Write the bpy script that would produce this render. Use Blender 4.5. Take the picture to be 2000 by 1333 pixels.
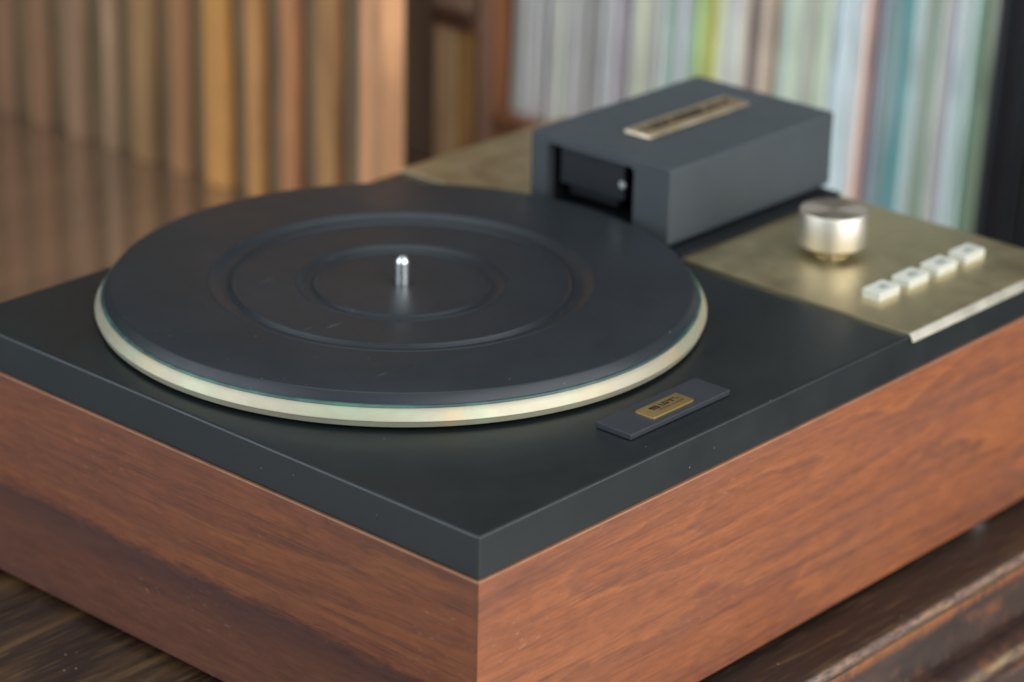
import bpy, bmesh, math, random
from mathutils import Vector, Matrix, noise as mnoise
R = math.radians
random.seed(7)
for o in list(bpy.data.objects): bpy.data.objects.remove(o)
S = bpy.context.scene
COL = S.collection

# ------------------------------------------------------------------ camera
r = Vector((0.67033853, -0.74178256, 0.02012169))
u = Vector((0.26927253, 0.26842677, 0.92489966))
d = Vector((0.69147564, 0.61457766, -0.37967847))
cam_d = bpy.data.cameras.new('camera')
cam = bpy.data.objects.new('camera', cam_d); COL.objects.link(cam)
M = Matrix((r, u, -d)).transposed().to_4x4(); M.translation = Vector((-0.78734892, -0.71608786, 0.52701275))
cam.matrix_world = M
cam_d.sensor_width = 36; cam_d.lens = 5452.894 * 36 / 2000
cam_d.clip_start = .05; cam_d.clip_end = 50
cam_d.dof.use_dof = True; cam_d.dof.focus_distance = 1.275; cam_d.dof.aperture_fstop = 5.0
cam_d.dof.aperture_blades = 0
S.camera = cam

# ------------------------------------------------------------------ world, lamps, exposure
S.view_settings.view_transform = 'Standard'; S.view_settings.look = 'None'
S.view_settings.exposure = 0; S.view_settings.gamma = 1
W_ = bpy.data.worlds.new('World'); S.world = W_; W_.use_nodes = True
bg = W_.node_tree.nodes['Background']
bg.inputs[0].default_value = (.62, .74, .86, 1); bg.inputs[1].default_value = .52

def area(name, loc, target, sx, sy, power, color):
    l = bpy.data.lights.new(name, 'AREA'); l.shape = 'RECTANGLE'; l.size = sx; l.size_y = sy
    l.energy = power; l.color = color
    o = bpy.data.objects.new(name, l); COL.objects.link(o); o.location = loc
    o.rotation_euler = (Vector(target) - Vector(loc)).to_track_quat('-Z', 'Y').to_euler()
    return o
area('window_light', (.7, -2.5, 1.0), (.4, .2, .05), 5.6, 3.3, 225, (.97, .985, 1))
area('side_window_light', (-2.1, 1.45, 1.0), (.3, .3, .05), 3.0, 2.5, 72, (.86, .93, 1))

area('ceiling_light', (.45, .45, 2.2), (.3, .3, 0), 1.9, 1.7, 20, (.88, .95, 1))

# ------------------------------------------------------------------ material helpers
def srgb(*c):
    return tuple(((x/255)/12.92 if x/255 <= .04045 else ((x/255+.055)/1.055)**2.4) for x in c) + (1,)
class NT:
    def __init__(s, name):
        s.m = bpy.data.materials.new(name); s.m.use_nodes = True
        s.t = s.m.node_tree; s.b = s.t.nodes['Principled BSDF']
    def n(s, typ, **kw):
        x = s.t.nodes.new(typ)
        for k, v in kw.items():
            if k.startswith('_'): setattr(x, k[1:], v)
            else:
                k2 = int(k[1:]) if k[0] == 'i' and k[1:].isdigit() else k.replace('_', ' ')
                if hasattr(v, 'is_linked') or isinstance(v, bpy.types.NodeSocket): s.t.links.new(v, x.inputs[k2])
                else: x.inputs[k2].default_value = v
        return x
    def L(s, a, b): s.t.links.new(a, b)
    def obj(s): 
        return s.n('ShaderNodeTexCoord').outputs['Object']
    def scaled(s, vec, sc, loc=(0, 0, 0)):
        x = s.n('ShaderNodeMapping'); s.L(vec, x.inputs[0]); x.inputs['Scale'].default_value = sc; x.inputs['Location'].default_value = loc
        return x.outputs[0]
    def noise(s, vec, scale, detail=3, rough=.5, dist=0):
        x = s.n('ShaderNodeTexNoise'); s.L(vec, x.inputs['Vector']); x.inputs['Scale'].default_value = scale
        x.inputs['Detail'].default_value = detail; x.inputs['Roughness'].default_value = rough; x.inputs['Distortion'].default_value = dist
        return x.outputs['Fac']
    def ramp(s, fac, stops, interp='LINEAR'):
        x = s.n('ShaderNodeValToRGB'); s.L(fac, x.inputs[0]); cr = x.color_ramp; cr.interpolation = interp
        while len(cr.elements) > 1: cr.elements.remove(cr.elements[-1])
        cr.elements[0].position = stops[0][0]; cr.elements[0].color = stops[0][1]
        for p_, c_ in stops[1:]:
            e = cr.elements.new(p_); e.color = c_
        return x.outputs[0]
    def val(s, fac, a, b, c=0., d_=1.):
        x = s.n('ShaderNodeMapRange'); s.L(fac, x.inputs[0])
        for i, v in enumerate((a, b, c, d_)): x.inputs[1+i].default_value = v
        return x.outputs[0]
    def math(s, op, a, b=0.):
        x = s.n('ShaderNodeMath', _operation=op)
        for i, v in enumerate((a, b)):
            if isinstance(v, bpy.types.NodeSocket): s.L(v, x.inputs[i])
            else: x.inputs[i].default_value = v
        return x.outputs[0]
    def mix(s, fac, a, b, mode='MIX'):
        x = s.n('ShaderNodeMix', _data_type='RGBA', _blend_type=mode)
        for i, v in ((0, fac), (6, a), (7, b)):
            if isinstance(v, bpy.types.NodeSocket): s.L(v, x.inputs[i])
            else: x.inputs[i].default_value = v
        return x.outputs[2]
    def bump(s, h, strength=.2, dist=.001, prev=None):
        x = s.n('ShaderNodeBump'); s.L(h, x.inputs['Height']); x.inputs['Strength'].default_value = strength
        x.inputs['Distance'].default_value = dist
        if prev: s.L(prev, x.inputs['Normal'])
        s.L(x.outputs[0], s.b.inputs['Normal']); return x.outputs[0]
    def specks(s, vec, scale, size, keep, seed=0):
        """round dust specks: 1 in a few random cells"""
        v = s.n('ShaderNodeTexVoronoi'); s.L(s.scaled(vec, (1, 1, 1), (seed, seed*.7, 0)), v.inputs['Vector']); v.inputs['Scale'].default_value = scale
        near = s.math('LESS_THAN', v.outputs['Distance'], size)
        sep = s.n('ShaderNodeSeparateColor'); s.L(v.outputs['Color'], sep.inputs[0])
        return s.math('MULTIPLY', near, s.math('LESS_THAN', sep.outputs[0], keep))
    def set(s, **kw):
        for k, v in kw.items():
            k = k.replace('_', ' ')
            if isinstance(v, bpy.types.NodeSocket): s.L(v, s.b.inputs[k])
            else: s.b.inputs[k].default_value = v
        return s.m

def mat_black(name, col, rough, spec=.5, speck=True, mottled=.25, seed=0., scratch=0., keep=.006):
    k = NT(name); v = k.obj()
    n1 = k.noise(v, 14, 4, .6); n2 = k.noise(v, 900, 2, .6)
    base = k.mix(k.val(n1, .3, .7, 0, mottled), col, tuple(c*1.9 for c in col[:3]) + (1,))
    if speck:
        sp = k.math('MAXIMUM', k.specks(v, 160, .07, keep, seed), k.specks(v, 420, .14, keep*1.5, seed+3))
        base = k.mix(k.math('MULTIPLY', sp, .3), base, srgb(165, 165, 160))
    if scratch:
        # short pale scuffs
        sc1 = k.noise(k.scaled(v, (38, 300, 38)), 1, 2, .5)
        gate = k.noise(v, 18, 1, .5)
        msk = k.math('MULTIPLY', k.val(sc1, .70, .76), k.val(gate, .58, .66))
        base = k.mix(k.math('MULTIPLY', msk, scratch), base, srgb(120, 122, 120))
    k.set(Base_Color=base, Roughness=k.val(k.noise(v, 30, 5, .65), .3, .7, rough-.05, rough+.07), Specular_IOR_Level=spec)
    k.bump(n2, .25, .00012)
    return k.m

def mat_walnut(name, axis, cols, seed):
    """figured veneer, grain runs along axis ('x' or 'y'); z is the height of the board"""
    k = NT(name); v = k.obj()
    sep = k.n('ShaderNodeSeparateXYZ'); k.L(v, sep.inputs[0])
    along, Z = sep.outputs['X' if axis == 'x' else 'Y'], sep.outputs['Z']
    wob = k.noise(k.scaled(v, (9, 9, 34), (seed, 1, 2)), 1, 4, .6)
    slow = k.noise(k.scaled(v, (4, 4, 26), (seed, 4, 2)), 1, 2, .5)
    # flat-sawn figure: nested arches round two hearts, otherwise long straight bands
    def heart(cx, cz, sx, sz):
        dx = k.math('DIVIDE', k.math('SUBTRACT', along, cx), sx); dz = k.math('DIVIDE', k.math('SUBTRACT', Z, cz), sz)
        return k.math('SQRT', k.math('ADD', k.math('MULTIPLY', dx, dx), k.math('MULTIPLY', dz, dz)))
    hs_ = [(.205, -.047, .085, .0125), (.395, -.040, .05, .010), (.05, -.16, .16, .05)] if axis == 'x' else [(.22, -.035, .16, .016), (-.1, -.13, .2, .03)]
    f_ = None
    for h in hs_:
        hh = heart(*h); f_ = hh if f_ is None else k.math('MINIMUM', f_, hh)
    field = k.math('ADD', k.math('MULTIPLY', f_, .9), k.math('ADD', k.math('MULTIPLY', wob, 1.5 if axis == 'x' else .45), k.math('MULTIPLY', slow, 1.6)))
    rings = k.math('FRACT', field)
    rings2 = k.math('FRACT', k.math('MULTIPLY', field, 4.3))
    fibre = k.noise(k.scaled(v, (30, 30, 1500)), 1, 3, .6)
    streak = k.noise(k.scaled(v, (6, 6, 170), (seed, seed, 0)), 1, 4, .6, .3)
    mott = k.noise(k.scaled(v, (70, 70, 260), (seed, 0, 5)), 1, 4, .65, .6)
    patch = k.noise(k.scaled(v, (4, 4, 16), (seed*2, 0, 0)), 1.6, 3, .55)
    c = k.ramp(rings, [(0, cols[3]), (.25, cols[2]), (.7, cols[1]), (.93, cols[4]), (1, cols[3])])
    c = k.mix(.6 if axis == 'y' else .38, c, cols[2])
    c = k.mix(k.val(rings, .80, .97, 0, .13), c, cols[0])
    c = k.mix(k.val(rings2, .5, 1., 0, .16), c, cols[0])
    c = k.mix(k.val(streak, .52, .70, .0, .35), c, cols[3])
    c = k.mix(k.val(streak, .48, .32, .0, .6), c, cols[0])
    c = k.mix(k.val(patch, .45, .62, 0, .5), c, cols[4])
    if axis == 'y':   # the lower half of this board is darker heartwood, with its darkest line at the boundary
        zz_ = k.math('ADD', Z, k.math('MULTIPLY', k.math('SUBTRACT', mott, .5), .012))
        low = k.val(zz_, -.079, -.085, 0, .6); line = k.math('MULTIPLY', k.val(zz_, -.079, -.085), k.val(zz_, -.104, -.088))
        c = k.mix(low, c, srgb(72, 41, 32)); c = k.mix(k.math('MULTIPLY', line, .5), c, srgb(48, 29, 26))
    c = k.mix(.7, c, k.mix(1.0, c, k.ramp(mott, [(.3, (.74, .72, .72, 1)), (.5, (1, 1, 1, 1)), (.7, (1.22, 1.18, 1.12, 1))]), 'MULTIPLY'))
    c = k.mix(.5, c, k.mix(1.0, c, k.ramp(fibre, [(.3, (.62, .58, .56, 1)), (.5, (1, 1, 1, 1)), (.7, (1.28, 1.24, 1.18, 1))]), 'MULTIPLY'))
    # pale rubbed pores and flecks
    fl = k.noise(k.scaled(v, (160, 160, 420) ), 1, 2, .5); gate = k.noise(k.scaled(v, (9, 9, 22), (seed, 0, 3)), 1, 1, .5)
    c = k.mix(k.math('MULTIPLY', k.val(fl, .62, .80, 0, .26 if axis == 'x' else .14), k.val(gate, .53, .66)), c, srgb(205, 176, 155))
    # worn pale arris at the top of the board
    wear = k.math('MULTIPLY', k.val(sep.outputs['Z'], -.0225, -.0217), k.val(k.noise(k.scaled(v, (60, 60, 60)), 1, 3, .6), .2, .5, .45, 1))
    c = k.mix(k.math('MULTIPLY', wear, .28), c, srgb(205, 165, 130))
    k.set(Base_Color=c, Roughness=k.val(patch, .3, .7, .42, .55), Specular_IOR_Level=.42)
    k.bump(fibre, .35, .00012)
    return k.m

M_slab = mat_black('satin_black_lacquer', (.0085, .0115, .0125, 1), .36, .45, seed=1, mottled=.12, keep=.003)
M_box = mat_black('black_crackle_paint', (.036, .044, .049, 1), .52, .5, seed=5, mottled=.25)
M_badge = mat_black('black_plastic', (.017, .0195, .023, 1), .5, .5, seed=9, scratch=.35)
M_rubber = mat_black('black_rubber', (.0125, .0158, .0188, 1), .41, .36, seed=2, mottled=.3, scratch=.5, keep=.02)
M_dark = mat_black('black_cavity', (.007, .008, .009, 1), .5, .3, speck=False)
M_car = mat_black('carriage_black', (.009, .010, .012, 1), .5, .35, speck=False)
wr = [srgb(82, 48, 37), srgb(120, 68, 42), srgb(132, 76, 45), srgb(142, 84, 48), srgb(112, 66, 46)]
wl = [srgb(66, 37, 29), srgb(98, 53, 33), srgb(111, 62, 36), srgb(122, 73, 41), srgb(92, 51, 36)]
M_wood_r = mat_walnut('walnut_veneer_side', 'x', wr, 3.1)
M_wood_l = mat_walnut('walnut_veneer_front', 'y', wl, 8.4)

def mat_metal(name, col, rough, brushed=None, patina=None, aniso=0., metallic=1.):
    k = NT(name); v = k.obj(); c = col
    if patina:
        p1 = k.noise(v, 26, 4, .6, .3); p2 = k.noise(k.scaled(v, (1, 1, 1), (4, 2, 1)), 17, 4, .6, .4)
        pm = .12 if brushed else .7; c = k.mix(k.val(p1, .47, .66, 0, pm), c, patina[0]); c = k.mix(k.val(p2, .5, .68, 0, pm), c, patina[1])
    k.set(Base_Color=c, Metallic=metallic, Anisotropic=aniso)
    rr = k.val(k.noise(v, 45, 5, .7), .3, .7, rough-.05, rough+.07); k.set(Roughness=rr)
    if brushed:
        k.bump(k.noise(k.scaled(v, brushed), 1, 3, .6), .12, .0001)
    if aniso:
        tg = k.n('ShaderNodeTangent', _direction_type='RADIAL', _axis='Z'); k.L(tg.outputs[0], k.b.inputs['Tangent'])
    return k.m
M_gold = mat_metal('aged_brass_sheet', (.60, .505, .30, 1), .40, (9, 700, 9), (srgb(180, 166, 126), srgb(168, 160, 124)))
M_plat = mat_metal('champagne_anodised_rim', (.41, .372, .275, 1), .54, None, (srgb(172, 184, 152), srgb(196, 172, 132)), metallic=.7)
M_lip = mat_metal('oxidised_rim_edge', srgb(52, 74, 72), .42, None, (srgb(84, 124, 110), srgb(40, 58, 60)), metallic=.3)
M_alu = mat_metal('turned_aluminium', (.64, .595, .51, 1), .48, aniso=.0)
M_alutop = mat_metal('spun_aluminium_face', (.62, .54, .45, 1), .34, aniso=.8)
M_badgegold = mat_metal('brass_badge', (.50, .35, .14, 1), .45)
M_field = mat_metal('plate_field_brass', (.50, .38, .22, 1), .45)
M_steel = mat_metal('polished_steel', (.88, .90, .88, 1), .26)
M_brass2 = mat_metal('engraved_brass', (.78, .68, .52, 1), .42, None, (srgb(190, 170, 130), srgb(170, 150, 110)))
k = NT('ivory_plastic_key'); k.set(Base_Color=(.55, .545, .46, 1), Roughness=.35); k.b.inputs['Subsurface Weight'].default_value = 0; M_key = k.m
k = NT('dark_print'); k.set(Base_Color=(.012, .009, .009, 1), Roughness=.7, Specular_IOR_Level=.2); M_print = k.m
k = NT('grey_legend_ink'); k.set(Base_Color=(.17, .19, .16, 1), Roughness=.6); M_legend = k.m
k = NT('white_dust'); k.set(Base_Color=(.45, .45, .42, 1), Roughness=.9); M_lint = k.m

# ------------------------------------------------------------------ mesh helpers
def link(name, bm, mat, parent=None, smooth=False, angle=35):
    me = bpy.data.meshes.new(name); bm.normal_update(); bm.to_mesh(me); bm.free()
    me.materials.append(mat)
    if smooth:
        for p in me.polygons: p.use_smooth = True
        me.set_sharp_from_angle(angle=R(angle))
    o = bpy.data.objects.new(name, me); COL.objects.link(o)
    if smooth and len(me.polygons) < 400:
        wn = o.modifiers.new('weighted', 'WEIGHTED_NORMAL'); wn.weight = 100; wn.keep_sharp = True
    if parent: o.parent = parent
    return o
def bm_box(x0, x1, y0, y1, z0, z1, bev=0., seg=2, bm=None, only=None):
    new = bm is None
    b2 = bmesh.new()
    bmesh.ops.create_cube(b2, size=1)
    for v in b2.verts:
        v.co = Vector(((x0+x1)/2 + v.co.x*(x1-x0), (y0+y1)/2 + v.co.y*(y1-y0), (z0+z1)/2 + v.co.z*(z1-z0)))
    if bev:
        es = [e for e in b2.edges if only is None or only(e)]
        bmesh.ops.bevel(b2, geom=es, offset=bev, segments=seg, profile=.5, affect='EDGES')
    if new: return b2
    tmp = bpy.data.meshes.new('t'); b2.to_mesh(tmp); b2.free(); bm.from_mesh(tmp); bpy.data.meshes.remove(tmp); return bm
def bm_lathe(prof, seg=96, cx=0, cy=0):
    bm = bmesh.new(); rings = []
    for (rr, z) in prof:
        if rr < 1e-6: rings.append([bm.verts.new((cx, cy, z))])
        else: rings.append([bm.verts.new((cx+rr*math.cos(2*math.pi*i/seg), cy+rr*math.sin(2*math.pi*i/seg), z)) for i in range(seg)])
    for a, b in zip(rings, rings[1:]):
        for i in range(seg):
            j = (i+1) % seg
            if len(a) == 1: bm.faces.new((a[0], b[i], b[j]))
            elif len(b) == 1: bm.faces.new((a[i], a[j], b[0]))
            else: bm.faces.new((a[i], a[j], b[j], b[i]))
    bmesh.ops.recalc_face_normals(bm, faces=bm.faces)
    return bm
def bm_poly(pts, z0, z1, bm=None):
    """vertical prism over a 2-D outline"""
    bm = bm or bmesh.new()
    lo = [bm.verts.new((x, y, z0)) for x, y in pts]; hi = [bm.verts.new((x, y, z1)) for x, y in pts]
    fs = [bm.faces.new(hi), bm.faces.new(lo[::-1])]
    n = len(pts)
    for i in range(n): fs.append(bm.faces.new((lo[i], lo[(i+1) % n], hi[(i+1) % n], hi[i])))
    bmesh.ops.recalc_face_normals(bm, faces=fs)
    return bm
def round_rect(x0, x1, y0, y1, rad, n=5):
    pts = []
    for cx, cy, a0 in ((x1-rad, y1-rad, 0), (x0+rad, y1-rad, 90), (x0+rad, y0+rad, 180), (x1-rad, y0+rad, 270)):
        for i in range(n+1):
            a = R(a0 + 90*i/n); pts.append((cx+rad*math.cos(a), cy+rad*math.sin(a)))
    return pts
def tag(o, label=None, cat=None, group=None, kind=None):
    for k_, v_ in (('label', label), ('category', cat), ('group', group), ('kind', kind)):
        if v_: o[k_] = v_
    return o
def empty(name, loc=(0, 0, 0)):
    o = bpy.data.objects.new(name, None); COL.objects.link(o); o.location = loc; o.empty_display_size = .02
    return o

# ------------------------------------------------------------------ turntable
WX, DY, TH, HB = .4650, .3572, .0212, .1335
tt = tag(empty('turntable'), 'vintage turntable with walnut plinth, black top and brass control panel', 'turntable')
# black top plate
link('top_plate', bm_box(0, WX, 0, DY, -TH, 0, .0015, 3), M_slab, tt, True)
# walnut plinth: four boards round a hollow, side boards between the end boards
def board(name, x0, x1, y0, y1, m):
    return link(name, bm_box(x0, x1, y0, y1, -HB, -TH-.0002, .0007, 2), m, tt, True)
P = .0006
def mitred(pts, m):
    bm = bm_poly(pts, -HB, -TH-.0002)
    top = [e for e in bm.edges if abs(e.verts[0].co.z-e.verts[1].co.z) < 1e-6 and (e.verts[0].co-e.verts[1].co).length > .1]
    bmesh.ops.bevel(bm, geom=top, offset=.0006, segments=2, profile=.5, affect='EDGES')
    return link('plinth_board', bm, m, tt, True)
Q, g_ = .016, .00012
mitred([(-P+g_, -P), (WX+P-g_, -P), (WX-Q-g_, Q), (Q+g_, Q)], M_wood_r)
mitred([(-P, -P+g_), (Q, Q+g_), (Q, DY-Q-g_), (-P, DY+P-g_)], M_wood_l)
mitred([(WX+P, -P+g_), (WX+P, DY+P-g_), (WX-Q, DY-Q-g_), (WX-Q, Q+g_)], M_wood_l)
mitred([(-P+g_, DY+P), (Q+g_, DY-Q), (WX-Q-g_, DY-Q), (WX+P-g_, DY+P)], M_wood_r)
link('base_board', bm_box(.017, WX-.017, .017, DY-.017, -HB+.004, -HB+.012), M_dark, tt)
# feet
TZ = -.1375
for fx, fy in ((.022, .022), (.414, .0135), (.025, DY-.03), (.43, DY-.03)):
    link('foot', bm_lathe([(0, TZ), (.0095, TZ), (.0105, TZ+.001), (.0105, -HB), (0, -HB)], 40, fx, fy), M_steel, tt, True)
# brass control panel with its folded front lip
GX, gz = .3198, .0015
bm = bmesh.new()
prof = [(DY+.0002, .0002), (DY+.0002, gz-.0004), (DY-.0003, gz), (.0022, gz), (.0012, gz-.0002), (.0002, gz-.0009), (-.0020, gz-.0046), (-.0022, gz-.0050), (-.0017, gz-.0051), (-.0003, gz-.0030), (.0010, .0002)]
a = [bm.verts.new((GX, y, z)) for y, z in prof]; b = [bm.verts.new((WX-.0002, y, z)) for y, z in prof]
n = len(prof)
for i in range(n): bm.faces.new((a[i], a[(i+1) % n], b[(i+1) % n], b[i]))
bm.faces.new(a); bm.faces.new(b[::-1]); bmesh.ops.recalc_face_normals(bm, faces=bm.faces)
link('control_panel', bm, M_gold, tt, True, 50)
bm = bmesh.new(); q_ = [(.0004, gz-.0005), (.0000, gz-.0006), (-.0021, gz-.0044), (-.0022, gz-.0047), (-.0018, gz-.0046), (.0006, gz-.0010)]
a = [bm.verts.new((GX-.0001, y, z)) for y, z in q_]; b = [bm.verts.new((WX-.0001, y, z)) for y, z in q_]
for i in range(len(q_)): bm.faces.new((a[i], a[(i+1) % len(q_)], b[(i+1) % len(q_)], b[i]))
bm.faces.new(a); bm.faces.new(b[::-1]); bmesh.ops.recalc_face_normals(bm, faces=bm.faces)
link('panel_lip', bm, mat_metal('rubbed_highlight_brass', (.84, .80, .66, 1), .34), bpy.data.objects['control_panel'])  # bare lip edge in paler brass, its highlight put into the colour
# platter
CX, CY = .1661, .2069
pl = link('platter', bm_lathe([(0, .0105), (.1500, .0105), (.1513, .0111), (.1521, .0106), (.1537, .0085), (.1550, .0060), (.1553, .0055), (.15535, .0052), (.1551, .0050),
          (.1548, .0048), (.1543, .0022), (.1537, .0017), (.1500, .0016), (0, .0016)], 256, CX, CY), M_plat, tt, True, 25)
link('rim_seal', bm_lathe([(.1476, .0108), (.1508, .0119), (.1517, .0117), (.1523, .0109), (.1520, .0104), (.1476, .0100)], 256, CX, CY), M_lip, pl, True)
# spindle with domed top and a fine slot
bm = bm_lathe([(.0, .0286), (.0010, .0286), (.0022, .0279), (.0031, .0266), (.0036, .0250), (.0036, .0134), (.0036, .0125), (0, .0135)], 40, CX-.0003, CY-.0003)
sp = link('spindle', bm, M_steel, tt, True, 30)
ang = R(44)
sl = link('slot', bm_box(-.0030, .0030, -.00035, .00035, .0262, .0286), M_dark, sp)
sl.location = (CX-.0003, CY-.0003, 0); sl.rotation_euler = (0, 0, ang)
# rubber mat: top at .0165, step at 96-85 mm, label recess at 52-44 mm
zt = .0165
mp = [(0, .01125), (.1500, .01125), (.1508, .0117), (.1504, .0126), (.1482, .0160), (.1478, .01635), (.1472, zt), (.0984, zt), (.0980, zt+.0003), (.0973, zt+.0003), (.0966, zt-.0001), (.0961, zt-.0004), (.0950, zt-.0010), (.0932, zt-.0019), (.0922, zt-.0022), (.0915, zt-.0023),
      (.0890, zt-.0023), (.0884, zt-.0016), (.0880, zt-.0015), (.0874, zt-.0020), (.0871, zt-.0020), (.0864, zt-.0011), (.0859, zt-.0010), (.0852, zt-.0013), (.0846, zt-.0019),
      (.0538, zt-.0020), (.0534, zt-.0016), (.0529, zt-.0016), (.0524, zt-.0021), (.0519, zt-.0024), (.0506, zt-.0031), (.0495, zt-.0036), (.0486, zt-.0037), (.0464, zt-.0037), (.0458, zt-.0031), (.0452, zt-.0025), (.0446, zt-.0024), (.0436, zt-.0032), (.0050, zt-.0034), (.0045, zt-.0037), (0, zt-.0037)]
mat_o = link('platter_mat', bm_lathe(mp, 256, CX, CY), M_rubber, None, True, 28)
tag(mat_o, 'round black rubber mat with raised rings lying on the platter', 'mat')
# badge at the front
bd = link('badge', bm_box(.1213, .1950, .0175, .0386, .0002, .0031, .00035, 2), M_badge, tt, True)
bm = bm_poly(round_rect(.1420, .1728, .0211, .0328, .0013), .0031, .00385)
es = [e for e in bm.edges if all(abs(v.co.z-.00385) < 1e-6 for v in e.verts)]
bmesh.ops.bevel(bm, geom=es, offset=.0002, segments=2, affect='EDGES')
link('badge_plate', bm, M_badgegold, bd, True)
def uv(u_, v_): return (.1420+.0308*u_, .0328-.0117*v_)   # u along the plate, v down from the far edge
bm = bmesh.new(); z0, z1 = .00386, .00392
def bar(u0, v0, u1, v1, sk=-.018):
    # a printed bar, slightly slanted like the letters
    pts = [uv(u0-sk*(v0-.25)/.25, v0), uv(u1-sk*(v0-.25)/.25, v0), uv(u1-sk*(v1-.25)/.25, v1), uv(u0-sk*(v1-.25)/.25, v1)]
    bm_poly([(x, y) for x, y in pts], z0, z1, bm)
# three-bar S
bar(.215, .24, .385, .30); bar(.205, .345, .385, .405); bar(.205, .45, .39, .515); bar(.205, .30, .245, .345); bar(.35, .405, .39, .45); bar(.245,.318,.385,.328)
# I
bar(.445, .25, .475, .43)
bar(.445, .43, .60, .49)
# S running into the T
bar(.52, .24, .83, .295); bar(.52, .295, .55, .36); bar(.52, .36, .625, .40); bar(.60, .40, .63, .46)
bar(.685, .295, .72, .50)
link('lettering', bm, M_print, bd)
bm = bmesh.new(); rs = random.Random(4)
for (uu, w_) in ((.30, .02), (.355, .012), (.40, .016), (.44, .02), (.485, .014), (.52, .026), (.575, .012), (.605, .024), (.66, .018), (.70, .026), (.755, .02), (.80, .026), (.845, .014)):
    v0 = .60
    bar(uu, v0, uu+w_*.4, v0+.10); bar(uu, v0, uu+w_, v0+.025)
    if rs.random() < .6: bar(uu, v0+.04, uu+w_*.9, v0+.06)
bar(.80, .36, .812, .44); bar(.785, .36, .83, .375); bar(.845, .36, .853, .44); bar(.87, .36, .878, .44); bar(.853, .38, .872, .395)
link('small_print', bm, M_print, bd)
bpy.data.objects['small_print']['kind'] = 'stuff'
# housing of the tonearm mechanism: a shell with an open front
hx0, hx1, hy0, hy1, hz0, hz1 = .3224, .4695, .1593, .2592, .0046, .0480
ox0, oy0, oy1, oz0, oz1 = hx0, .1848, .2470, .0120, .0432
link('housing_base', bm_box(.3200, .4648, .1478, .266, gz, gz+.0021, .0003, 1), M_dark, tt)
link('housing_spacer', bm_box(.3275, .458, .165, .252, gz+.0021, hz0), M_dark, tt)
bm = bmesh.new()
# front face as a frame around a round-cornered opening
def rr3(y0, y1, z0_, z1_, rad, n=6):
    return round_rect(y0, y1, z0_, z1_, rad, n)
outer = rr3(hy0, hy1, hz0, hz1, .0016); inner = rr3(oy0, oy1, oz0-.004, oz1, .0028)
def ringv(pts, x): return [bm.verts.new((x, y, z)) for y, z in pts]
oa = ringv([(y + (.0006 if y < (hy0+hy1)/2 else -.0006), z + (.0006 if z < .026 else -.0006)) for y, z in outer], hx0)
ob = ringv(outer, hx0+.0008); oc = ringv(outer, hx1-.0008)
od = ringv([(y + (.0006 if y < (hy0+hy1)/2 else -.0006), z + (.0006 if z < .026 else -.0006)) for y, z in outer], hx1)
ia = ringv(inner, hx0); ib = ringv(inner, hx0+.006)
n = len(outer)
for A, B in ((oa, ob), (ob, oc), (oc, od)):
    for i in range(n): bm.faces.new((A[i], A[(i+1) % n], B[(i+1) % n], B[i]))
for i in range(n): bm.faces.new((oa[i], ia[i], ia[(i+1) % n], oa[(i+1) % n])); bm.faces.new((ia[i], ib[i], ib[(i+1) % n], ia[(i+1) % n]))
bm.faces.new(od)
bmesh.ops.recalc_face_normals(bm, faces=bm.faces)
hs = link('housing', bm, M_box, tt, True, 40)
# what shows inside the opening: a recessed box, a cartridge carrier block and a small bright screw
bm = bmesh.new(); y0, y1, z0_, z1_ = oy0-.001, oy1+.001, oz0-.005, oz1+.001
for q in (((.05, 0), ),): pass
vs = [bm.verts.new(c) for c in ((hx0+.006, y0, z0_), (hx0+.006, y1, z0_), (hx0+.006, y1, z1_), (hx0+.006, y0, z1_), (hx0+.06, y0, z0_), (hx0+.06, y1, z0_), (hx0+.06, y1, z1_), (hx0+.06, y0, z1_))]
for f in ((4, 5, 6, 7), (0, 1, 5, 4), (1, 2, 6, 5), (2, 3, 7, 6), (3, 0, 4, 7)): bm.faces.new([vs[i] for i in f])
link('housing_interior', bm, M_dark, hs)
link('carriage', bm_box(hx0+.0060, hx0+.045, oy0+.0115, oy1-.0045, .0198, .0408, .0006, 2), M_car, hs, True)
link('carriage_arm', bm_box(hx0+.012, hx0+.05, oy0+.0205, oy1-.0065, .0125, .0196, .0006, 2), M_dark, hs, True)
bm = bm_lathe([(0, 0), (.0019, 0), (.0022, .0004), (.0022, .0016), (0, .0016)], 24)
scw = link('screw', bm, M_steel, hs, True); scw.rotation_euler = (0, R(-90), 0); scw.location = (hx0+.0042, oy0+.0103, .0305)
# engraved brass plate on the housing: frame with a row of raised characters
npz = hz1
nx0, nx1, ny0, ny1 = .3535, .4440, .2003, .2190
npl = link('name_plate', bm_box(nx0, nx1, ny0, ny1, npz-.0002, npz+.0024, .0014, 3), M_brass2, hs, True)
bm = bmesh.new()
bm_box(nx0+.003, nx1-.003, ny0+.0035, ny1-.0035, npz+.0018, npz+.00255, bm=bm)
link('plate_field', bm, M_field, npl)
bm = bmesh.new(); x = nx0+.006; rs = random.Random(11)
while x < nx1-.009:
    w_ = rs.choice((.0035, .0045, .005))
    yb, yt = ny0+.006, ny1-.006
    bm_box(x, x+.0012, yb, yt, npz+.00255, npz+.0029, bm=bm)
    if rs.random() < .7: bm_box(x+.0013, x+w_, yt-.0012, yt, npz+.00255, npz+.0029, bm=bm)
    if rs.random() < .7: bm_box(x+.0013, x+w_, yb, yb+.0012, npz+.00255, npz+.0029, bm=bm)
    if rs.random() < .5: bm_box(x+w_-.0011, x+w_+.0001, yb+.0013, yt-.0013, npz+.00255, npz+.0029, bm=bm)
    x += w_+.0022
link('raised_characters', bm, M_print, npl)
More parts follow.
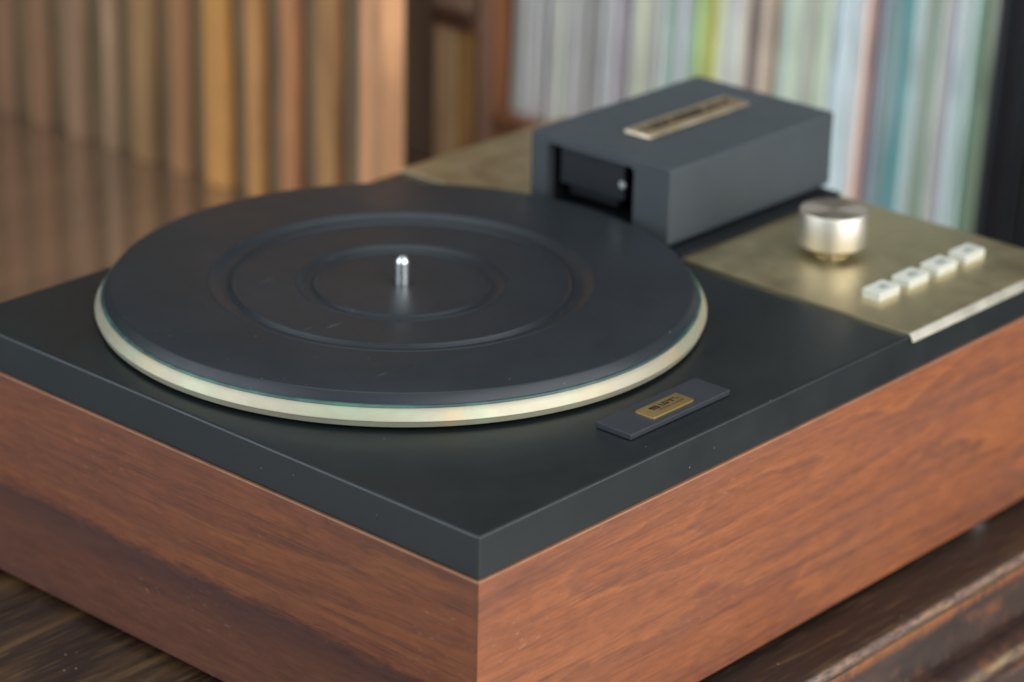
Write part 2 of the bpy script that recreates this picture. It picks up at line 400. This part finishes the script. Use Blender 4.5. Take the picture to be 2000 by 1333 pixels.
# knob
kx, ky = .3862, .0973
kn = empty('knob', (kx, ky, gz)); kn.parent = tt
link('knob_skirt', bm_lathe([(0, .0), (.0105, .0), (.0105, .0006), (.0100, .0010), (0, .0010)], 64), M_gold, kn, True)
link('knob_stem', bm_lathe([(.0045, .0010), (.0045, .0068), (0, .0068)], 40), M_steel, kn, True)
link('knob_body', bm_lathe([(0, .0052), (.0176, .0052), (.0182, .0055), (.0184, .0061), (.0184, .0238), (.0182, .0243), (.0178, .0246)], 128), M_alu, kn, True)
link('knob_face', bm_lathe([(.0178, .02455), (.0165, .02450), (.0008, .0244), (0, .0244)], 128), M_alutop, kn, True)
# four ivory keys
for i in range(4):
    x0 = .3432 + i*.02610; y0 = .0350 - i*.0003
    L_, D_ = .0182, .0118
    bm = bmesh.new(); pts = round_rect(x0, x0+L_, y0, y0+D_, .0008, 3); ins = round_rect(x0+.0022, x0+L_-.0022, y0+.0018, y0+D_-.0018, .0006, 3)
    r0 = [bm.verts.new((a_, b_, gz)) for a_, b_ in pts]; r1 = [bm.verts.new((a_, b_, gz+.0043)) for a_, b_ in pts]
    cxk, cyk = x0+L_/2, y0+D_/2
    r2 = [bm.verts.new((cxk+(a_-cxk)*.965, cyk+(b_-cyk)*.95, gz+.0046)) for a_, b_ in pts]
    r3 = [bm.verts.new((a_, b_, gz+.0043)) for a_, b_ in ins]
    n = len(pts)
    for A, B in ((r0, r1), (r1, r2), (r2, r3)):
        for j in range(n): bm.faces.new((A[j], A[(j+1) % n], B[(j+1) % n], B[j]))
    bm.faces.new(r3); bm.faces.new(r0[::-1]); bmesh.ops.recalc_face_normals(bm, faces=bm.faces)
    kb = link('key', bm, M_key, tt, True, 30)
    bm = bmesh.new(); zz = gz+.0044
    cx_ = x0+L_*.60; cy_ = y0+D_*.48
    w_ = (.0050, .0066, .0072, .0068)[i]
    bm_box(cx_-w_/2, cx_+w_/2, cy_-.0016, cy_-.0006, zz-.0003, zz+.0002, bm=bm)
    bm_box(cx_-w_/2, cx_+w_/2, cy_+.0008, cy_+.0018, zz-.0003, zz+.0002, bm=bm)
    bm_box(cx_-w_/2+.0003, cx_-w_/2+.0013, cy_-.00055, cy_+.00075, zz-.0003, zz+.0002, bm=bm)
    link('legend', bm, M_legend, kb)

# ------------------------------------------------------------------ table
k = NT('worn_dark_table_wood'); v = k.obj()
sep = k.n('ShaderNodeSeparateXYZ'); k.L(v, sep.inputs[0])
g1 = k.noise(k.scaled(v, (5, 55, 40)), 1, 5, .62, .5); g2 = k.noise(k.scaled(v, (26, 420, 300)), 1, 3, .6)
big = k.noise(v, 4.5, 4, .6, .3)
c = k.ramp(g1, [(.30, srgb(28, 20, 16)), (.50, srgb(46, 33, 24)), (.60, srgb(74, 54, 34)), (.72, srgb(104, 80, 48))])
c = k.mix(k.val(big, .42, .60, 0, .85), c, srgb(38, 29, 25))
c = k.mix(k.val(g2, .55, .72, 0, .45), c, srgb(112, 86, 54))
c = k.mix(k.math('MULTIPLY', k.specks(v, 190, .10, .10), .6), c, srgb(165, 150, 130))
# rubbed edge: bare wood along the front arris, broken up by noise
en = k.noise(k.scaled(v, (150, 300, 300)), 1, 6, .75)
edge = k.math('MULTIPLY', k.val(sep.outputs['Y'], -.0318, -.0336), k.val(sep.outputs['Z'], TZ-.0065, TZ-.0030))
edge = k.math('MULTIPLY', edge, k.val(en, .34, .50))
c = k.mix(edge, c, k.ramp(k.noise(k.scaled(v, (60, 400, 400)), 1, 5, .7), [(.36, srgb(84, 56, 42)), (.48, srgb(108, 88, 82)), (.58, srgb(142, 104, 64)), (.70, srgb(176, 146, 96))]))
k.set(Base_Color=c, Roughness=k.val(big, .3, .7, .30, .5), Specular_IOR_Level=.5); k.bump(k.math('ADD', g1, k.math('MULTIPLY', g2, .4)), .5, .0006)
M_table = k.m
k = NT('worn_front_table_wood'); v = k.obj()
sep = k.n('ShaderNodeSeparateXYZ'); k.L(v, sep.inputs[0])
g1 = k.noise(k.scaled(v, (14, 14, 50)), 1, 5, .62, .4); n2 = k.noise(k.scaled(v, (34, 34, 60)), 1, 7, .75, .25)
c = k.ramp(g1, [(.3, srgb(38, 27, 24)), (.5, srgb(58, 42, 36)), (.7, srgb(76, 54, 42))])
c = k.mix(k.val(n2, .53, .68, 0, .75), c, srgb(116, 70, 38))
c = k.mix(k.math('MULTIPLY', k.specks(v, 95, .09, .10), .75), c, srgb(190, 180, 165))
en = k.noise(k.scaled(v, (120, 70, 50)), 1, 6, .75)
edge = k.math('MULTIPLY', k.val(k.math('ADD', sep.outputs['Z'], k.math('MULTIPLY', en, .010)), TZ-.0085, TZ-.0015), k.val(en, .34, .46))
c = k.mix(edge, c, srgb(140, 84, 44))
ridge = k.math('MULTIPLY', k.val(sep.outputs['Y'], -.0415, -.0440), k.val(k.noise(k.scaled(v, (30, 90, 90)), 1, 4, .7), .42, .60))
c = k.mix(ridge, c, srgb(150, 124, 86))
k.set(Base_Color=c, Roughness=.42, Specular_IOR_Level=.5); k.bump(n2, .5, .0008)
M_front = k.m

k = NT('polished_table_wood'); v = k.obj()
g1 = k.noise(k.scaled(v, (5, 50, 40)), 1, 5, .62, .5); big = k.noise(v, 7, 4, .6, .3)
c = k.ramp(g1, [(.32, srgb(90, 66, 50)), (.52, srgb(106, 79, 58)), (.68, srgb(120, 90, 64))])
c = k.mix(k.val(big, .42, .62, 0, .6), c, srgb(88, 68, 54))
k.set(Base_Color=c, Roughness=.12, Coat_Weight=1., Coat_Roughness=.04, Coat_IOR=2.7, IOR=2.4); k.bump(big, .08, .002)
M_polish = k.m
tb = tag(empty('table', (.3, .6, TZ)), 'old dark brown wooden table with worn front edge under the turntable', 'table')
def extr(name, prof, x0, x1, nseg, jit, m, par):
    """profile (y,z) run along x with a slightly irregular, hand-worn edge"""
    bm = bmesh.new(); rows = []
    for i in range(nseg+1):
        x = x0+(x1-x0)*i/nseg
        row = []
        for j, (y, z, w_) in enumerate(prof):
            nn = mnoise.noise(Vector((x*60, j*.35, 0)))*.6 + mnoise.noise(Vector((x*260, j*.7, 3)))*.4
            n3 = mnoise.noise(Vector((x*90, j*.4, 9)))
            row.append(bm.verts.new((x, y+nn*jit*w_, z+n3*jit*w_*.6)))
        rows.append(row)
    for A, B in zip(rows, rows[1:]):
        for j in range(len(prof)-1): bm.faces.new((A[j], B[j], B[j+1], A[j+1]))
    bm.faces.new(rows[0]); bm.faces.new(rows[-1][::-1])
    bmesh.ops.recalc_face_normals(bm, faces=bm.faces)
    o = link(name, bm, m, None, True, 40); o.parent = par; o.location = -par.location
    # object coordinates must match world: keep mesh in world space
    return o
top_prof = [(.30, TZ-.03, 0), (.30, TZ, 0), (.1, TZ, 0), (-.024, TZ, 0), (-.0295, TZ-.0001, .3), (-.0320, TZ-.0006, .7), (-.0335, TZ-.0016, 1), (-.0343, TZ-.0030, 1), (-.0347, TZ-.005, .6), (-.0347, TZ-.0072, .2)]
extr('table_top', top_prof, -.13, 1.35, 740, .0007, M_table, tb)
yb = .3012; rb = random.Random(3)
for wdt in (.21, .205, .22, .2, .21):
    o = link('board', bm_box(-.13, 1.35, yb, yb+wdt-.0004, TZ-.03, TZ-.0001*rb.random(), .0003, 1), M_table if yb < .4 else M_polish, None, True); o.parent = tb; o.location = -tb.location
    yb += wdt
front_prof = [(-.0347, TZ-.0072, .2), (-.0346, TZ-.012, .1), (-.0342, TZ-.025, 0), (-.0338, TZ-.0375, .2), (-.0325, TZ-.0390, .4), (-.0270, TZ-.0400, .2), (-.0265, TZ-.0440, .2), (-.030, TZ-.0455, .2)]
extr('table_edge', front_prof, -.13, 1.35, 740, .0010, M_front, tb)
mould = [(-.0300, TZ-.0456, .2), (-.0375, TZ-.0466, .6), (-.0425, TZ-.0490, 1), (-.0445, TZ-.0525, 1), (-.0430, TZ-.0560, .8), (-.0385, TZ-.0590, .5), (-.0360, TZ-.0605, .3), (-.0370, TZ-.0625, .8), (-.0400, TZ-.0640, 1), (-.0408, TZ-.0665, .8), (-.036, TZ-.070, .3), (-.034, TZ-.12, 0)]
extr('edge_moulding', mould, -.13, 1.35, 740, .0013, M_front, tb)

# ------------------------------------------------------------------ background furniture
def mat_slat(name, col, seed):
    k = NT(name); v = k.obj()
    n1 = k.noise(k.scaled(v, (40, 90, 9), (seed, seed, seed)), 1, 4, .6, .3); n2 = k.noise(k.scaled(v, (8, 8, 8), (seed, 0, 0)), 1, 3, .6)
    c = k.ramp(n1, [(.3, tuple(x*.62 for x in col[:3])+(1,)), (.55, col), (.75, tuple(min(1, x*1.25) for x in col[:3])+(1,))])
    c = k.mix(k.val(n2, .4, .65, 0, .45), c, tuple(x*.7 for x in col[:3])+(1,))
    k.set(Base_Color=c, Roughness=.6, Specular_IOR_Level=.35); k.bump(n1, .3, .001)
    return k.m
gaps = [.9292, .8858, .8413, .8067, .7668, .7290, .6863, .6505, .6137, .5763]
scol = [srgb(120, 84, 60), srgb(140, 108, 84), srgb(158, 128, 100), srgb(150, 112, 70), srgb(160, 110, 68), srgb(205, 142, 68), srgb(192, 134, 74), srgb(186, 122, 78), srgb(180, 130, 78)]
scr = tag(empty('slatted_screen', (.49, .72, TZ)), 'upright screen of narrow brown wooden slats ending in a wide pale post', 'screen')
def inscr(o, par=None): 
    o.parent = par or scr; o.location = -scr.location if par is None else (0, 0, 0); return o
gaps2 = [gaps[0]+.043*i for i in range(9, 0, -1)] + gaps
scol2 = [srgb(120, 84, 60), srgb(135, 100, 76)]*5
scol2 = [tuple(a_*.72+b_*.28 for a_, b_ in zip(c_, srgb(150, 116, 82))) for c_ in scol2[:9] + scol]
for i in range(len(gaps2)-1):
    a_, b_ = gaps2[i], gaps2[i+1]
    w_ = a_-b_; g_ = .0075 + .003*random.random()
    bm = bm_box(.488+.002*random.random(), .4973, b_+g_, a_-g_, TZ+.0005, .30, .006, 3, only=lambda e: abs(e.verts[0].co.z-e.verts[1].co.z) > .1 and e.verts[0].co.x < .495)
    inscr(link('slat', bm, mat_slat('slat_wood', scol2[i], i*1.7), None, True, 50))
inscr(link('backing_board', bm_box(.4975, .509, .566, 1.35, TZ+.0005, .30), mat_slat('backing_wood', srgb(112, 92, 66), 4), None))
inscr(link('end_post', bm_box(.4870, .5090, .5340, .5630, TZ+.0005, .305, .007, 5, only=lambda e: abs(e.verts[0].co.z-e.verts[1].co.z) > .1), mat_slat('post_wood', srgb(206, 150, 106), 9), None, True, 60))

# record shelf behind the turntable
SX = .752          # plane of the record spines
SB = -.1295        # top of the shelf board
sh = tag(empty('record_shelf', (SX, .5, TZ)), 'open orange brown wooden shelf holding the row of records', 'shelf')
def insh(o): o.parent = sh; o.location = -sh.location; return o
M_shelf = mat_slat('shelf_wood', srgb(150, 98, 66), 3); M_shelf2 = mat_slat('shelf_wood_dark', srgb(96, 66, 50), 5); M_shelf3 = mat_slat('crate_wood', srgb(168, 120, 72), 6)
insh(link('bottom_board', bm_box(SX-.012, SX+.34, .128, .6955, TZ+.0003, SB, .0015, 2), M_shelf, None, True))
insh(link('side_board', bm_box(SX-.012, SX+.34, .6660, .6885, SB+.0003, .25, .0015, 2), M_shelf, None, True))
insh(link('side_board', bm_box(SX-.012, SX+.34, .128, .1445, SB+.0003, .25, .0015, 2), M_shelf2, None, True))
insh(link('top_board', bm_box(SX-.012, SX+.34, .128, .690, .2503, .268, .0015, 2), M_shelf, None, True))
insh(link('back_board', bm_box(SX+.325, SX+.337, .1450, .6655, SB+.0003, .25), M_shelf2, None))
# thin wooden panel standing between the slatted screen and the shelf
cr = tag(empty('wooden_panel', (.606, .575, TZ)), 'thin upright brown wooden panel with a dark cross batten, between slatted screen and records', 'panel')
def incr(o): o.parent = cr; o.location = -cr.location; return o
incr(link('board', bm_box(.600, .612, .5560, .5755, TZ+.0003, -.0142, .0015, 2), mat_slat('panel_wood_ochre', srgb(190, 142, 88), 6), None, True))
incr(link('edge_strip', bm_box(.5992, .613, .5530, .5557, TZ+.0003, .22), M_shelf2, None))
incr(link('board', bm_box(.5995, .6115, .5757, .5965, TZ+.0003, -.0142, .0015, 2), mat_slat('panel_wood_grey', srgb(214, 174, 132), 12), None, True))
incr(link('cross_batten', bm_box(.597, .613, .5555, .5970, -.0140, -.0020, .0015, 2), M_shelf2, None, True))
incr(link('board', bm_box(.600, .612, .5560, .5965, -.0018, .22, .0015, 2), mat_slat('panel_wood_top', srgb(176, 144, 120), 14), None, True))
dk = tag(link('shadow_gap_board', bm_box(.640, .652, .590, .690, TZ+.0003, .25, .002, 2), mat_slat('shadow_gap_wood', srgb(150, 124, 102), 17), None, True), 'added board standing in for the shadow gap beside the wide pale post', 'board')  # added board, stands in for the shaded gap between post and panel
# records: every sleeve its own object, colours read off the photograph from left to right
import bisect
px2y = [(1003, .6635), (1050, .6385), (1200, .5635), (1400, .4685), (1600, .3795), (1800, .2960), (1940, .2405), (2010, .2140)]
px2y = [(p, y+.0) for p, y in px2y]
def y2px(y):
    for (p0, y0), (p1, y1) in zip(px2y, px2y[1:]):
        if y1 <= y <= y0: return p0+(p1-p0)*(y0-y)/(y0-y1)
    return 2040 if y < px2y[-1][1] else 1003
bands = [(1000, 1014, (200, 190, 200), 'lilac white'), (1014, 1035, (176, 190, 190), 'pale blue grey'), (1035, 1168, (184, 192, 184), 'pale grey green'), (1168, 1205, (198, 202, 212), 'pale lavender'),
         (1205, 1226, (160, 158, 172), 'mauve grey'), (1226, 1236, (196, 160, 138), 'dusty orange'), (1236, 1294, (190, 196, 176), 'cream green'), (1294, 1328, (140, 160, 166), 'blue grey'),
         (1328, 1350, (160, 186, 200), 'light blue'), (1350, 1371, (158, 190, 132), 'lime green'), (1371, 1402, (208, 200, 100), 'yellow'), (1402, 1444, (188, 188, 184), 'light grey'),
         (1444, 1468, (186, 160, 156), 'dusty pink'), (1468, 1484, (118, 84, 78), 'rust brown'), (1484, 1492, (78, 74, 66), 'dark olive'), (1492, 1516, (170, 150, 138), 'tan'),
         (1516, 1570, (146, 158, 150), 'grey green'), (1570, 1628, (156, 160, 154), 'stone grey'), (1628, 1684, (162, 174, 192), 'light steel blue'), (1684, 1708, (172, 142, 142), 'old rose'),
         (1708, 1720, (112, 78, 80), 'dark plum'), (1720, 1744, (112, 128, 144), 'slate blue'), (1744, 1786, (72, 124, 134), 'teal'), (1786, 1812, (156, 172, 178), 'pale steel grey'),
         (1812, 1842, (132, 142, 140), 'mid grey'), (1842, 1872, (160, 160, 172), 'greyish lilac'), (1872, 1912, (152, 170, 174), 'pale sea grey'), (1912, 1942, (88, 108, 94), 'dark grey green'),
         (1942, 3000, (34, 38, 40), 'black')]
palette = {}
def rec_mat(rgb, seed):
    q = tuple(int(x/6)*6 for x in rgb)
    if (q, seed % 3) in palette: return palette[(q, seed % 3)]
    k = NT('card_sleeve'); v = k.obj(); c0 = srgb(*q)
    n1 = k.noise(k.scaled(v, (1, 60, 14), (seed*1.3, 0, seed)), 1, 3, .6)
    nn = k.noise(k.scaled(v, (1, 200, 5), (seed*2.3, 1, 0)), 1, 2, .6)
    c = k.mix(k.val(n1, .48, .70, 0, .5), c0, tuple(x*.5 for x in c0[:3])+(1,))
    c = k.mix(k.val(nn, .58, .75, 0, .55), c, srgb(215, 215, 210))if sum(rgb) > 200 else c
    k.set(Base_Color=c, Roughness=.6); palette[(q, seed % 3)] = k.m
    return k.m
# one shared sleeve mesh: card sleeve with a softened spine, unit thickness scaled per copy
proto = {}
def sleeve_mesh(t, m):
    key = (round(t, 4), m.name)
    if key not in proto:
        bm = bm_box(0, .312, -t/2, t/2, 0, .314, min(.0008, t*.3), 1, only=lambda e: abs(e.verts[0].co.z-e.verts[1].co.z) > .1 and e.verts[0].co.x < .1)
        me = bpy.data.meshes.new('record'); bm.to_mesh(me); bm.free(); me.materials.append(m); proto[key] = me
    return proto[key]
recs = []
y = .6640; rs = random.Random(21)
while y > .162:
    t = rs.choice((.0024, .003, .003, .0036, .0042, .005))
    pc = y2px(y-t/2)
    for a_, b_, rgb, nm in bands:
        if a_ <= pc < b_: break
    jit = rs.choice((-30, -14, -6, 0, 4, 10, 18)) if nm not in ('black', 'yellow', 'teal', 'dark grey green', 'dark plum', 'rust brown') else rs.choice((-6, 0, 6))
    if nm == 'pale grey green' and rs.random() < .25: jit = 26
    gain = 1.38 if nm != 'black' else 1
    gm = sum(rgb)/3; rgb = tuple((gm+(q_-gm)*.75)*w_ for q_, w_ in zip(rgb, (1., 1., .94)))
    rgb2 = tuple(max(12, min(240, x*gain+jit+rs.randint(-5, 5))) for x in rgb)
    o = bpy.data.objects.new('record', sleeve_mesh(t, rec_mat(rgb2, rs.randint(0, 2))))
    COL.objects.link(o)
    o.location = (SX + rs.random()*.007 + (.004 if nm == 'black' else 0), y-t/2, SB+.0006)
    recs.append([o, nm, pc, sum(rgb2)])
    y -= t+.0002
# lean the whole row slightly, as sleeves do, each about its own foot
for o, nm, pc, b_ in recs:
    o.rotation_euler = (R(1.9), 0, 0)
from itertools import groupby
prev = 'wooden shelf side'
names_run = [(nm, list(g)) for nm, g in groupby(recs, key=lambda q: q[1])]
short = lambda n_: n_.split()[-1] if n_ not in ('dusty pink', 'pale grey green', 'old rose') else n_
ordn = ['first', 'second', 'third', 'fourth', 'fifth', 'sixth', 'seventh', 'eighth', 'ninth', 'tenth', 'eleventh', 'twelfth', 'thirteenth', 'fourteenth', 'fifteenth', 'sixteenth',
        'seventeenth', 'eighteenth', 'nineteenth', 'twentieth']
for gi, (nm, g) in enumerate(names_run):
    nxt = names_run[gi+1][0]+' ones' if gi+1 < len(names_run) else 'row end'
    prv = names_run[gi-1][0]+' ones' if gi else 'shelf side'
    for i, q in enumerate(g):
        if nm == 'black':
            lab = 'black record sleeve touching the dark grey green ones' if i == 0 else 'plain black record sleeve in the black right end of the row'
        elif len(g) == 1: lab = f'single {nm} record sleeve standing between {prv} and {nxt}'
        elif i == len(g)-1: lab = f'{nm} record sleeve, right of its kind, touching the {nxt}'
        elif i < len(ordn): lab = f'{nm} record sleeve, {ordn[i]} of its kind right of the {prv}'
        else: lab = f'{nm} record sleeve, towards the {nxt}'
        tag(q[0], lab, 'record', 'records standing upright in the shelf')

# room behind
k = NT('dim_plaster'); v = k.obj(); k.set(Base_Color=k.mix(k.val(k.noise(v, 3, 4, .6), .35, .65), srgb(58, 50, 44), srgb(70, 62, 54)), Roughness=.85); M_wall = k.m
w = link('wall', bm_box(1.40, 1.50, -1.2, 2.2, -.9, 1.9), M_wall); w['kind'] = 'structure'
w = link('wall', bm_box(-.8, 1.399, 1.60, 1.70, -.9, 1.9), M_wall); w['kind'] = 'structure'
k = NT('floor_boards'); v = k.obj(); k.set(Base_Color=k.mix(k.noise(k.scaled(v, (2, 30, 2)), 1, 4, .6), srgb(190, 184, 174), srgb(205, 200, 190)), Roughness=.5); 
w = link('floor', bm_box(-3, 1.399, -3, 1.599, -1.0, -.9), k.m); w['kind'] = 'structure'
